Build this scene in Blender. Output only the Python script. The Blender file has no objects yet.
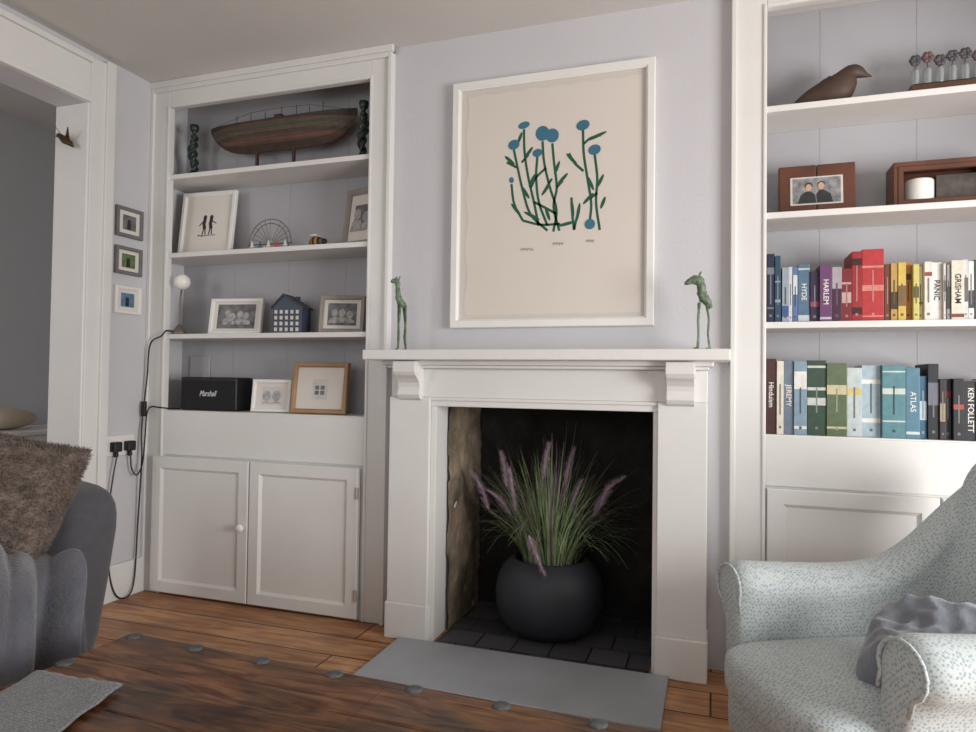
import bpy, bmesh, math, random
from mathutils import Vector, Matrix, noise
random.seed(7)
scene = bpy.context.scene
COL = scene.collection
scene.view_settings.view_transform = 'Standard'

# ------------------------------------------------------------------ materials
def mat(name, col, rough=0.6, var=0.06, vscale=6.0, bump=0.0, bscale=60.0, metal=0.0, spec=0.5, stretch=None, sheen=0.0, dist=0.01):
    m = bpy.data.materials.new(name); m.use_nodes = True
    nt = m.node_tree; b = nt.nodes["Principled BSDF"]
    b.inputs["Roughness"].default_value = rough
    b.inputs["Metallic"].default_value = metal
    b.inputs["Specular IOR Level"].default_value = spec
    if sheen: b.inputs["Sheen Weight"].default_value = sheen
    tc = nt.nodes.new("ShaderNodeTexCoord"); mp = nt.nodes.new("ShaderNodeMapping")
    nt.links.new(tc.outputs["Object"], mp.inputs[0])
    if stretch: mp.inputs["Scale"].default_value = stretch
    n = nt.nodes.new("ShaderNodeTexNoise"); n.inputs["Scale"].default_value = vscale; n.inputs["Detail"].default_value = 4
    nt.links.new(mp.outputs[0], n.inputs["Vector"])
    r = nt.nodes.new("ShaderNodeValToRGB")
    r.color_ramp.elements[0].position = 0.3; r.color_ramp.elements[1].position = 0.7
    r.color_ramp.elements[0].color = [max(0, c*(1-var)) for c in col]+[1]
    r.color_ramp.elements[1].color = [min(1, c*(1+var)) for c in col]+[1]
    nt.links.new(n.outputs["Fac"], r.inputs[0]); nt.links.new(r.outputs[0], b.inputs["Base Color"])
    if bump:
        n2 = nt.nodes.new("ShaderNodeTexNoise"); n2.inputs["Scale"].default_value = bscale; n2.inputs["Detail"].default_value = 5
        nt.links.new(mp.outputs[0], n2.inputs["Vector"])
        bp = nt.nodes.new("ShaderNodeBump"); bp.inputs["Strength"].default_value = bump; bp.inputs["Distance"].default_value = dist
        nt.links.new(n2.outputs["Fac"], bp.inputs["Height"]); nt.links.new(bp.outputs[0], b.inputs["Normal"])
    return m
def s(r, g, b):   # sRGB 0-255 -> linear
    f = lambda c: (c/255/12.92) if c/255 <= 0.04045 else ((c/255+0.055)/1.055)**2.4
    return (f(r), f(g), f(b))

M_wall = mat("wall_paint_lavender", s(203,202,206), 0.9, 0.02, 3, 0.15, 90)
M_alc = mat("wall_paint_shaded", s(176,175,179), 0.9, 0.02, 3, 0.1, 90)  # same paint as the walls, darkened so the alcove shade sits in the colour
M_ceil = mat("ceiling_paint", s(212,210,206), 0.95, 0.02, 3, 0.1, 60)
M_trim = mat("cream_gloss_trim", s(226,225,222), 0.42, 0.02, 5, 0.10, 22)
M_hall = mat("hall_paint", s(204,204,207), 0.9, 0.02)
M_white = mat("white_paint", s(232,231,227), 0.5, 0.02)
M_black = mat("black_plastic", s(22,22,24), 0.45, 0.1)

def plank_mat(name, c1, c2, c3, w, h, mortar, rough=0.45, grain=1.0, mort=None, lo=0.36, hi=0.66, patch=0.0, gs=(1.3,11,11), dist=1.6, pscale=4.5, knots=0.0):
    m = bpy.data.materials.new(name); m.use_nodes = True
    nt = m.node_tree; b = nt.nodes["Principled BSDF"]; L = nt.links.new
    tc = nt.nodes.new("ShaderNodeTexCoord"); mp = nt.nodes.new("ShaderNodeMapping")
    L(tc.outputs["Object"], mp.inputs[0])
    br = nt.nodes.new("ShaderNodeTexBrick"); br.inputs["Scale"].default_value = 1; br.inputs["Brick Width"].default_value = w
    br.inputs["Row Height"].default_value = h; br.inputs["Mortar Size"].default_value = mortar; br.inputs["Mortar Smooth"].default_value = 0.3
    br.inputs["Color1"].default_value = (*c1,1); br.inputs["Color2"].default_value = (*c2,1); br.inputs["Mortar"].default_value = (*(mort or [x*0.12 for x in c3]),1)
    L(mp.outputs[0], br.inputs["Vector"])
    mp2 = nt.nodes.new("ShaderNodeMapping"); mp2.inputs["Scale"].default_value = gs; L(mp.outputs[0], mp2.inputs[0])
    n = nt.nodes.new("ShaderNodeTexNoise"); n.inputs["Scale"].default_value = 2.2; n.inputs["Detail"].default_value = 8; n.inputs["Distortion"].default_value = dist
    L(mp2.outputs[0], n.inputs["Vector"])
    r = nt.nodes.new("ShaderNodeValToRGB"); r.color_ramp.elements[0].position = lo; r.color_ramp.elements[1].position = hi
    r.color_ramp.elements[0].color = (*c3,1); r.color_ramp.elements[1].color = (1,1,1,1)
    L(n.outputs["Fac"], r.inputs[0])
    mx = nt.nodes.new("ShaderNodeMix"); mx.data_type = 'RGBA'; mx.blend_type = 'MULTIPLY'; mx.inputs[0].default_value = grain
    L(br.outputs["Color"], mx.inputs[6]); L(r.outputs[0], mx.inputs[7])
    n4 = nt.nodes.new("ShaderNodeTexNoise"); n4.inputs["Scale"].default_value = pscale; n4.inputs["Detail"].default_value = 6; L(mp.outputs[0], n4.inputs["Vector"])
    r4 = nt.nodes.new("ShaderNodeValToRGB"); r4.color_ramp.elements[0].position=0.38; r4.color_ramp.elements[1].position=0.62
    r4.color_ramp.elements[0].color=(1-patch,1-patch,1-patch,1); r4.color_ramp.elements[1].color=(1,1,1,1); L(n4.outputs["Fac"], r4.inputs[0])
    mx2 = nt.nodes.new("ShaderNodeMix"); mx2.data_type = 'RGBA'; mx2.blend_type = 'MULTIPLY'; mx2.inputs[0].default_value = 1
    L(mx.outputs[2], mx2.inputs[6]); L(r4.outputs[0], mx2.inputs[7]); last=mx2.outputs[2]
    if knots:
        mp5 = nt.nodes.new("ShaderNodeMapping"); mp5.inputs["Scale"].default_value = (2.2,4.5,4.5); L(mp.outputs[0], mp5.inputs[0])
        v = nt.nodes.new("ShaderNodeTexVoronoi"); v.inputs["Scale"].default_value = 1.0; L(mp5.outputs[0], v.inputs["Vector"])
        r5 = nt.nodes.new("ShaderNodeValToRGB"); r5.color_ramp.elements[0].position=0.04; r5.color_ramp.elements[1].position=0.12
        r5.color_ramp.elements[0].color=(1-knots,1-knots,1-knots,1); r5.color_ramp.elements[1].color=(1,1,1,1); L(v.outputs["Distance"], r5.inputs[0])
        mx3 = nt.nodes.new("ShaderNodeMix"); mx3.data_type = 'RGBA'; mx3.blend_type = 'MULTIPLY'; mx3.inputs[0].default_value = 1
        L(last, mx3.inputs[6]); L(r5.outputs[0], mx3.inputs[7]); last=mx3.outputs[2]
    L(last, b.inputs["Base Color"])
    mr = nt.nodes.new("ShaderNodeMapRange"); mr.inputs[3].default_value = rough-0.12; mr.inputs[4].default_value = rough+0.15
    L(n4.outputs["Fac"], mr.inputs[0]); L(mr.outputs[0], b.inputs["Roughness"])
    bp = nt.nodes.new("ShaderNodeBump"); bp.inputs["Strength"].default_value = 0.35; bp.inputs["Distance"].default_value = 0.004
    ad = nt.nodes.new("ShaderNodeMath"); ad.operation = 'SUBTRACT'; L(n.outputs["Fac"], ad.inputs[0]); L(br.outputs["Fac"], ad.inputs[1])
    L(ad.outputs[0], bp.inputs["Height"]); L(bp.outputs[0], b.inputs["Normal"])
    return m
M_floor = plank_mat("floorboards", s(216,168,124), s(192,144,102), s(208,180,156), 2.6, 0.165, 0.0038, 0.46, mort=s(58,40,30), patch=0.28, knots=0.6, pscale=6)
M_table = plank_mat("old_dark_wood", s(140,96,60), s(108,74,47), s(140,108,84), 3.0, 0.16, 0.001, 0.33, lo=0.34, hi=0.62, patch=0.62, gs=(1.8,10,10), dist=2.5, pscale=6.5, knots=0.6)
M_tiles = plank_mat("slate_tiles", s(92,92,98), s(70,70,76), s(200,200,200), 0.14, 0.14, 0.004, 0.45, 0.5, mort=s(30,30,32))

def fabric_mat(name, c1, c2, scale, rnd=0.12, lo=0.40, hi=0.52, rot=(0.785,0.615,0.0)):
    m = bpy.data.materials.new(name); m.use_nodes = True
    nt = m.node_tree; b = nt.nodes["Principled BSDF"]; L = nt.links.new
    b.inputs["Roughness"].default_value = 0.9; b.inputs["Sheen Weight"].default_value = 0.15
    tc = nt.nodes.new("ShaderNodeTexCoord")
    v = nt.nodes.new("ShaderNodeTexVoronoi"); v.inputs["Scale"].default_value = scale; v.inputs["Randomness"].default_value = rnd
    mp = nt.nodes.new("ShaderNodeMapping"); mp.inputs["Rotation"].default_value = rot
    L(tc.outputs["Object"], mp.inputs[0]); L(mp.outputs[0], v.inputs["Vector"])
    r = nt.nodes.new("ShaderNodeValToRGB"); r.color_ramp.elements[0].position = lo; r.color_ramp.elements[1].position = hi
    r.color_ramp.elements[0].color = (*c1,1); r.color_ramp.elements[1].color = (*c2,1)
    L(v.outputs["Distance"], r.inputs[0]); L(r.outputs[0], b.inputs["Base Color"])
    bp = nt.nodes.new("ShaderNodeBump"); bp.inputs["Strength"].default_value = 0.2; bp.inputs["Distance"].default_value = 0.001
    L(v.outputs["Distance"], bp.inputs["Height"]); L(bp.outputs[0], b.inputs["Normal"])
    return m

def stripes_mat(name, bands, axis=2, rough=0.6):
    m = bpy.data.materials.new(name); m.use_nodes = True
    nt = m.node_tree; b = nt.nodes["Principled BSDF"]; L = nt.links.new
    b.inputs["Roughness"].default_value = rough
    tc = nt.nodes.new("ShaderNodeTexCoord"); sp = nt.nodes.new("ShaderNodeSeparateXYZ"); L(tc.outputs["Generated"], sp.inputs[0])
    r = nt.nodes.new("ShaderNodeValToRGB"); r.color_ramp.interpolation = 'CONSTANT'
    cr = r.color_ramp
    cr.elements[0].position = bands[0][0]; cr.elements[0].color = (*bands[0][1],1)
    cr.elements[1].position = bands[1][0]; cr.elements[1].color = (*bands[1][1],1)
    for p,c in bands[2:]:
        e = cr.elements.new(p); e.color = (*c,1)
    n = nt.nodes.new("ShaderNodeTexNoise"); n.inputs["Scale"].default_value = 25; n.inputs["Detail"].default_value=6; L(tc.outputs["Object"], n.inputs["Vector"])
    mx = nt.nodes.new("ShaderNodeMix"); mx.data_type='RGBA'; mx.blend_type='MULTIPLY'; mx.inputs[0].default_value=0.6
    L(sp.outputs[axis], r.inputs[0]); L(r.outputs[0], mx.inputs[6]); L(n.outputs["Fac"], mx.inputs[7]); L(mx.outputs[2], b.inputs["Base Color"])
    return m

# ------------------------------------------------------------------ mesh builder
class MB:
    def __init__(self): self.v=[]; self.f=[]
    def box(self,x0,x1,y0,y1,z0,z1):
        i=len(self.v)
        self.v += [(x0,y0,z0),(x1,y0,z0),(x1,y1,z0),(x0,y1,z0),(x0,y0,z1),(x1,y0,z1),(x1,y1,z1),(x0,y1,z1)]
        self.f += [tuple(i+k for k in q) for q in ((0,3,2,1),(4,5,6,7),(0,1,5,4),(1,2,6,5),(2,3,7,6),(3,0,4,7))]
        return self
    def loops(self, loops, cap0=True, cap1=True, closed=True):
        i=len(self.v); n=len(loops[0])
        for l in loops: self.v += [tuple(p) for p in l]
        for a in range(len(loops)-1):
            for k in range(n if closed else n-1):
                k2=(k+1)%n
                self.f.append((i+a*n+k, i+a*n+k2, i+(a+1)*n+k2, i+(a+1)*n+k))
        if cap0: self.f.append(tuple(i+k for k in reversed(range(n))))
        if cap1: self.f.append(tuple(i+(len(loops)-1)*n+k for k in range(n)))
        return self
    def lathe(self, prof, seg=32, c=(0,0,0), sx=1, sy=1):
        L=[[(c[0]+r*sx*math.cos(2*math.pi*k/seg), c[1]+r*sy*math.sin(2*math.pi*k/seg), c[2]+z) for k in range(seg)] for r,z in prof]
        return self.loops(L)
    def tube(self, pts, rad, seg=8, flat=None):
        pts=[Vector(p) for p in pts]; n=len(pts)
        if not isinstance(rad,(list,tuple)): rad=[rad]*n
        t0=(pts[1]-pts[0]).normalized(); up=Vector((0,0,1)) if abs(t0.z)<0.9 else Vector((1,0,0))
        nrm=(up - t0*up.dot(t0)).normalized(); L=[]
        for i in range(n):
            t=(pts[min(i+1,n-1)]-pts[max(i-1,0)]).normalized()
            nrm=(nrm - t*nrm.dot(t)).normalized(); bn=t.cross(nrm)
            L.append([pts[i]+(nrm*math.cos(a)+bn*math.sin(a)*(flat or 1))*rad[i] for a in [2*math.pi*k/seg for k in range(seg)]])
        return self.loops(L)
    def ball(self,c,r,seg=16,sx=1,sy=1,sz=1):
        pr=[(max(1e-4,r*math.sin(math.pi*k/10)), -r*sz*math.cos(math.pi*k/10)) for k in range(11)]
        return self.lathe(pr,seg,c,sx,sy)
    def ring(self,x0,x1,z0,z1,w,y0,y1,step=0.0):
        def rc(d,y): return [(x0+d,y,z0+d),(x1-d,y,z0+d),(x1-d,y,z1-d),(x0+d,y,z1-d)]
        b=min(0.003,w*0.15)
        L=[rc(0,y1),rc(0,y0+b),rc(b,y0),rc(w-b-step,y0),rc(w-step,y0+b),rc(w,y0+b+step*0.8),rc(w,y1)]
        i=len(self.v)
        for l in L: self.v+=l
        n=len(L)
        for a in range(n):
            a2=(a+1)%n
            for k in range(4):
                k2=(k+1)%4
                self.f.append((i+a*4+k,i+a*4+k2,i+a2*4+k2,i+a2*4+k))
        return self
    def poly(self,pts,y=0.0):
        i=len(self.v); self.v+=[(p[0],y,p[1]) for p in pts]; self.f.append(tuple(range(i,i+len(pts)))); return self
    def stroke(self,pts,w,y=0.0):
        P=[Vector((p[0],p[1])) for p in pts]; L=[]
        for i in range(len(P)):
            t=(P[min(i+1,len(P)-1)]-P[max(i-1,0)]).normalized(); nn=Vector((-t.y,t.x))*w/2
            L.append((P[i]+nn,P[i]-nn))
        i0=len(self.v)
        for a,b in L: self.v+=[(a.x,y,a.y),(b.x,y,b.y)]
        for k in range(len(L)-1): self.f.append((i0+2*k,i0+2*k+1,i0+2*k+3,i0+2*k+2))
        return self
    def disc(self,cx,cz,rx,rz=None,y=0.0,ang=0,n=16):
        rz=rz or rx; ca,sa=math.cos(ang),math.sin(ang)
        return self.poly([(cx+rx*math.cos(t)*ca-rz*math.sin(t)*sa, cz+rx*math.cos(t)*sa+rz*math.sin(t)*ca) for t in [2*math.pi*k/n for k in range(n)]],y)
    def obj(self,name,m,parent=None,loc=(0,0,0),rot=(0,0,0),bevel=0,smooth=False,sub=0,label=None,seg=2,fixn=True):
        me=bpy.data.meshes.new(name); me.from_pydata(self.v,[],self.f); me.update()
        if fixn:
            bm=bmesh.new(); bm.from_mesh(me); bmesh.ops.recalc_face_normals(bm,faces=bm.faces); bm.to_mesh(me); bm.free()
        if m: me.materials.append(m)
        o=bpy.data.objects.new(name,me); COL.objects.link(o); o.location=loc; o.rotation_euler=rot
        if parent: o.parent=parent
        if bevel:
            b=o.modifiers.new("bevel",'BEVEL'); b.width=bevel; b.segments=seg; b.limit_method='ANGLE'
        if sub:
            q=o.modifiers.new("sub",'SUBSURF'); q.levels=sub; q.render_levels=sub
        if smooth:
            for p in me.polygons: p.use_smooth=True
        if label: o["label"]=label
        return o
def catmull(pts,k=6):
    P=[Vector(p) for p in pts]; P=[P[0]*2-P[1]]+P+[P[-1]*2-P[-2]]; out=[]
    for i in range(1,len(P)-2):
        for j in range(k):
            t=j/k; a,b,c,d=P[i-1],P[i],P[i+1],P[i+2]
            out.append(0.5*((2*b)+(c-a)*t+(2*a-5*b+4*c-d)*t*t+(3*b-a-3*c+d)*t**3))
    out.append(P[-2]); return out
def lerp_list(R0,k):
    R=[]
    for i in range(len(R0)-1):
        for j in range(k): R.append(R0[i]+(R0[i+1]-R0[i])*j/k)
    return R+[R0[-1]]
def interp(tab,x):
    if x<=tab[0][0]: return tab[0][1]
    for (a,va),(b,vb) in zip(tab,tab[1:]):
        if x<=b: return va+(vb-va)*(x-a)/(b-a)
    return tab[-1][1]
def thing(name,label,cat,loc,rot=(0,0,0),group=None):
    e=bpy.data.objects.new(name,None); e.empty_display_size=0.05; COL.objects.link(e); e.location=loc; e.rotation_euler=rot
    e["label"]=label; e["category"]=cat
    if group: e["group"]=group
    return e
def tag(o,label,cat,group=None):
    o["label"]=label; o["category"]=cat
    if group: o["group"]=group
    return o
def struct(o): o["kind"]="structure"; return o
def sbox(name,x0,x1,y0,y1,z0,z1,m,bevel=0): return struct(MB().box(x0,x1,y0,y1,z0,z1).obj(name,m,bevel=bevel))
def text(name,body,size,m,parent,loc,vertical=False,shear=0,width=None,depth=0.0004,bold=0):
    cu=bpy.data.curves.new(name+"_c",'FONT'); cu.body=body; cu.size=size; cu.align_x='CENTER'; cu.align_y='CENTER'; cu.shear=shear; cu.extrude=depth; cu.offset=bold
    t=bpy.data.objects.new(name+"_t",cu); COL.objects.link(t); dg=bpy.context.evaluated_depsgraph_get()
    me=bpy.data.meshes.new_from_object(t.evaluated_get(dg)); bpy.data.objects.remove(t)
    if vertical: R=Matrix(((0,1,0),(0,0,-1),(-1,0,0)))
    else: R=Matrix(((1,0,0),(0,0,-1),(0,1,0)))
    if width and len(me.vertices):
        xs=[v.co.x for v in me.vertices]; k=width/(max(xs)-min(xs)); me.transform(Matrix.Diagonal((k,1,1,1)))
    me.transform(R.to_4x4()); me.materials.clear(); me.materials.append(m)
    o=bpy.data.objects.new(name,me); COL.objects.link(o); o.parent=parent; o.location=loc
    return o
def fur(o,n,length,width,m,seed=1,droop=0.35,name="fur_pile",lean=(0,0,0),clump=0.9):
    """short hair strands standing on the surface of o, as one child mesh"""
    me=o.data; me.calc_loop_triangles(); rn=random.Random(seed)
    tris=[t for t in me.loop_triangles if t.area>1e-9]; cum=[];a=0
    for t in tris: a+=t.area; cum.append(a)
    import bisect
    b=MB()
    for _ in range(n):
        t=tris[min(len(tris)-1,bisect.bisect(cum,rn.random()*a))]; u,v=rn.random(),rn.random()
        if u+v>1: u,v=1-u,1-v
        p0,p1,p2=[me.vertices[i].co for i in t.vertices]; p=p0+(p1-p0)*u+(p2-p0)*v
        cl=noise.noise(p*28); nrm=t.normal.normalized()
        d=(nrm+Vector((rn.gauss(0,.35)+cl*clump,rn.gauss(0,.35)+noise.noise(p*28+Vector((9,0,0)))*clump,rn.gauss(0,.3)))+Vector(lean)).normalized()
        l=length*rn.uniform(.6,1.2); side=d.cross(Vector((rn.random()-.5,rn.random()-.5,rn.random()-.5))).normalized()*width
        q=p+d*l*.55; e=q+(d+Vector((0,0,-droop))).normalized()*l*.45; i0=len(b.v)
        b.v+=[tuple(p-side),tuple(p+side),tuple(q+side*.8),tuple(q-side*.8),tuple(e)]; b.f+=[(i0,i0+1,i0+2,i0+3),(i0+3,i0+2,i0+4)]
    return b.obj(name,m,parent=o,fixn=False)

# ------------------------------------------------------------------ room
FY=2.48; WY=2.50; BY=2.70; CZ=2.39; LX=-2.53
sbox("floor",-6,3.2,-2.5,3.6,-0.05,0,M_floor)
sbox("ceiling",-6,3.2,-2.5,3.6,CZ,CZ+0.05,M_ceil)
sbox("wall_chimney_left",-1.27,-1.01,WY,3.0,0,CZ,M_wall)
sbox("wall_chimney_right",-0.19,0.06,WY,3.0,0,CZ,M_wall)
sbox("wall_chimney_upper",-1.01,-0.19,WY,3.0,0.95,CZ,M_wall)
def grooved(name,x0,x1,m):
    b=MB(); w=0.31; x=x0
    while x<x1-1e-4:
        xe=min(x+w,x1); b.box(x+0.0006,xe-0.0006,BY,BY+0.05,0,CZ); x=xe
    b.box(x0,x1,BY+0.0015,BY+0.1,0,CZ)
    return struct(b.obj(name,m))
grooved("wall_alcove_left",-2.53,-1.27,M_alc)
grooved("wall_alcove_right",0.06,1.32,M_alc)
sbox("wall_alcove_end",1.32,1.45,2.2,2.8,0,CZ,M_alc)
sbox("wall_left",LX-0.16,LX,2.13,2.80,0,CZ,M_wall)
sbox("wall_left_upper",LX-0.16,LX,-2.5,2.13,2.16,CZ,M_wall)
sbox("wall_hall",-3.70,-3.56,-2.5,3.6,0,CZ,M_hall)
sbox("wall_hall_end",-3.56,LX-0.16,3.3,3.4,0,CZ,M_hall)
sbox("wall_right",2.6,2.7,1.7,3.0,0,CZ,M_wall)
b=MB(); b.box(LX,LX+0.022,-2.5,2.13,2.165,2.33).box(LX,LX+0.034,-2.5,2.13,2.33,2.355).box(LX,LX+0.03,-2.5,2.13,2.16,2.185)
struct(b.obj("trim_1",M_trim,bevel=0.004))
b=MB(); b.box(LX,LX+0.022,2.13,2.225,0,2.36).box(LX,LX+0.034,2.20,2.245,0,2.37).box(LX-0.165,LX+0.022,2.118,2.13,0,2.16)
struct(b.obj("trim_2",M_trim,bevel=0.004))
def alcove_frame(n,x0,x1,xi0,xi1,zi,ztop):
    b=MB(); y1=WY+0.01
    b.box(x0,xi0,FY,y1,0,ztop).box(xi1,x1,FY,y1,0,ztop).box(xi0,xi1,FY,y1,zi,ztop)
    b.box(x0,x0+0.018,FY-0.014,FY,0,ztop).box(x1-0.018,x1,FY-0.014,FY,0,ztop)
    b.box(x0+0.018,x1-0.018,FY-0.014,FY,ztop-0.02,ztop)
    b.box(xi0-0.012,xi0,FY-0.006,FY,0,zi+0.012).box(xi1,xi1+0.012,FY-0.006,FY,0,zi+0.012).box(xi0,xi1,FY-0.006,FY,zi,zi+0.012)
    b.box(x0-0.0,x1+0.006,FY-0.02,FY,CZ-0.028,CZ)
    return struct(b.obj(n,M_trim,bevel=0.003))
alcove_frame("trim_3",-2.53,-1.265,-2.425,-1.37,2.265,2.362)
alcove_frame("trim_4",0.058,1.32,0.174,1.21,2.31,2.385)
struct(MB().box(LX,LX+0.018,2.245,2.47,0,0.16).obj("baseboard_left",M_trim,bevel=0.004))

for (x0,x1,zs,side) in ((-2.53,-1.27,(1.95,1.58,1.20),"framed pictures"),(0.06,1.32,(1.966,1.595,1.216),"books")):
    for i,z in enumerate(zs):
        o=MB().box(x0+0.001,x1-0.001,FY+0.006,BY-0.001,z-0.022,z).obj("shelf",M_trim,bevel=0.002)
        what={("framed pictures",0):"wooden model boat",("framed pictures",1):"framed sketch and ornaments",("framed pictures",2):"small photo frames and painted house",
              ("books",0):"carved wooden bird",("books",1):"hinged photo frame and glazed box",("books",2):"colourful row of paperbacks"}[(side,i)]
        tag(o,"white painted built-in alcove shelf carrying "+what,"shelf","white alcove shelves")
M_knob=mat("knob_white",s(240,238,232),0.25,0.02)
M_hinge=mat("hinge_metal",s(190,185,175),0.4,0.05,metal=0.4)
def door(root,name,x0,x1,z0,z1,y,knobx=None,hingex=None,lw=0.065):
    b=MB(); b.ring(x0,x1,z0,z1,lw,y,y+0.022,step=0.012); b.box(x0+lw-0.006,x1-lw+0.006,y+0.010,y+0.018,z0+lw-0.006,z1-lw+0.006)
    d=b.obj(name,M_trim,parent=root)
    if knobx is not None:
        MB().lathe([(0.006,0),(0.006,0.01),(0.016,0.016),(0.019,0.026),(0.014,0.034),(0.001,0.037)],20).obj("knob",M_knob,parent=d,loc=(knobx,y,0.345),rot=(math.pi/2,0,0),smooth=True)
    if hingex is not None:
        for zz in (0.11,0.53):
            MB().box(-0.008,0.008,-0.004,0.0,-0.022,0.022).lathe([(0.004,-0.025),(0.004,0.025)],10,(0,-0.005,0)).obj("hinge",M_hinge,parent=d,loc=(hingex,y,zz))
    return d
cup=thing("cupboard","white built-in cupboard with two panelled doors beneath alcove shelves","cupboard",(-1.92,2.6,0))
def W(root,x0,x1,y0,y1,z0,z1,name,m,bevel=0.003,label=None):
    l=root.location; return MB().box(x0-l.x,x1-l.x,y0-l.y,y1-l.y,z0-l.z,z1-l.z).obj(name,m,parent=root,bevel=bevel,label=label)
W(cup,-2.425,-1.37,FY+0.002,FY+0.02,0.64,0.84,"front_panel",M_trim)
W(cup,-2.529,-1.271,FY+0.01,BY-0.002,0.825,0.845,"cupboard_top",M_trim)
W(cup,-2.425,-1.37,FY+0.012,BY-0.002,0.0,0.64,"body",M_trim)
door(cup,"door",-2.462+1.92,-1.927+1.92,0.012,0.632,FY-0.022-2.6,knobx=-0.028)
door(cup,"door",-1.921+1.92,-1.385+1.92,0.012,0.632,FY-0.022-2.6,hingex=0.533)
cup2=thing("cupboard","white built-in panelled cupboard beneath the bookshelves","cupboard",(0.69,2.6,0))
W(cup2,0.174,1.21,FY+0.002,FY+0.02,0.655,0.825,"front_panel",M_trim)
W(cup2,0.061,1.319,FY+0.01,BY-0.002,0.81,0.83,"cupboard_top",M_trim)
W(cup2,0.174,1.21,FY+0.012,BY-0.002,0.0,0.655,"body",M_trim)
door(cup2,"door",0.178-0.69,0.685-0.69,0.012,0.648,FY-0.012-2.6)
door(cup2,"door",0.691-0.69,1.205-0.69,0.012,0.648,FY-0.012-2.6,knobx=0.04)

# ------------------------------------------------------------------ mantelpiece
man=thing("mantelpiece","white painted wooden fireplace surround with scrolled corbels","fireplace",(-0.605,WY,0))
b=MB(); b.box(-0.665,0.66,-0.23,-0.0005,1.076,1.114)
b.box(-0.615,0.61,-0.165,-0.0005,1.058,1.076).box(-0.60,0.595,-0.15,-0.0005,1.046,1.058)
b.obj("mantel_shelf",M_trim,parent=man,bevel=0.004)
MB().box(-0.595,0.59,-0.115,-0.0005,0.935,1.046).obj("frieze",M_trim,parent=man,bevel=0.003)
b=MB(); b.box(-0.425,0.427,-0.1145,-0.0005,0.90,0.935).box(-0.425,0.427,-0.122,-0.0005,0.922,0.935)
b.obj("lintel",M_trim,parent=man,bevel=0.003)
for (x0,x1,xi) in ((-1.20,-1.03,-1.007),(-0.178,-0.015,-0.194)):
    b=MB(); b.box(x0+0.605,x1+0.605,-0.13,-0.0005,0.14,0.935)
    if xi<-0.5: b.box(x1+0.605,xi+0.605,-0.115,-0.0005,0,0.90)
    else: b.box(xi+0.605,x0+0.605,-0.115,-0.0005,0,0.90)
    b.obj("pilaster",M_trim,parent=man,bevel=0.003)
    MB().box(x0+0.600,x1+0.609,-0.14,-0.0005,0,0.14).obj("plinth",M_trim,parent=man,bevel=0.005)
prof=[(0.0,0.0),(-0.085,0.0),(-0.090,-0.02),(-0.088,-0.04),(-0.078,-0.054),(-0.058,-0.066),(-0.042,-0.082),(-0.036,-0.10),(-0.042,-0.112),(-0.044,-0.128),(-0.034,-0.142),(-0.015,-0.15),(0.0,-0.152)]
for xc in (-1.108,-0.102):
    b=MB(); b.loops([[(xx,p[0],p[1]) for p in prof] for xx in (-0.046,0.046)])
    for sx in (-1,1):
        b.lathe([(0.022,-0.001),(0.022,0.003),(0.010,0.004)],16)
        for q in range(len(b.v)-48,len(b.v)):
            X,Y,Z=b.v[q]; b.v[q]=(sx*(0.046+Z),-0.055+Y,-0.034+X)
    b.obj("corbel",M_trim,parent=man,loc=(xc+0.605,-0.115,1.072),bevel=0.002)

# firebox
M_stone=mat("sandstone",s(124,110,92),0.95,0.55,7,0.6,30,dist=0.012); M_brick=mat("dark_brick",s(34,31,29),0.95,0.5,9,0.9,30,dist=0.02)  # second material: very dark mottled brick for firebox right, back and top
def rough_panel(name,m,p00,du,dv,nu,nv,nrm,amp,sc=9):
    vs=[];fs=[]
    for j in range(nv+1):
        for i in range(nu+1):
            p=Vector(p00)+Vector(du)*(i/nu)+Vector(dv)*(j/nv)
            c=noise.cell(Vector((p.y*4+0.5*round(p.z*5),p.z*5,p.x*5)))
            p+=Vector(nrm)*amp*(0.6*noise.noise(p*sc)+0.35*noise.noise(p*30)+0.3*(c-0.5)); vs.append(tuple(p))
    for j in range(nv):
        for i in range(nu): a=j*(nu+1)+i; fs.append((a,a+1,a+nu+2,a+nu+1))
    b=MB(); b.v=vs;b.f=fs; return struct(b.obj(name,m,smooth=True,fixn=False))
rough_panel("wall_firebox_left",M_stone,(-0.998,2.504,0),(0.0,0.40,0),(0,0,0.95),36,90,(1,0,0),0.016)
rough_panel("wall_firebox_right",M_brick,(-0.20,2.504,0),(-0.0,0.40,0),(0,0,0.95),16,30,(1,0,0),0.010)
rough_panel("wall_firebox_back",M_brick,(-1.01,2.895,0),(0.83,0,0),(0,0,0.95),40,40,(0,1,0),0.018)
sbox("wall_firebox_top",-1.005,-0.195,2.502,2.94,0.94,0.949,M_brick)
o=MB().box(-0.99,-0.205,2.36,2.88,0.0,0.010).obj("hearth_tiles",M_tiles); tag(o,"dark slate tiles on the floor of the open fireplace","tiles")
M_slab=mat("grey_painted_slab",s(166,171,177),0.5,0.08,4,0.1,20)
o=MB().box(-1.135,-0.135,1.995,2.357,0.0,0.014).obj("hearth_slab",M_slab,bevel=0.003); tag(o,"grey painted stone hearth slab set into the floorboards","hearth")

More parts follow.
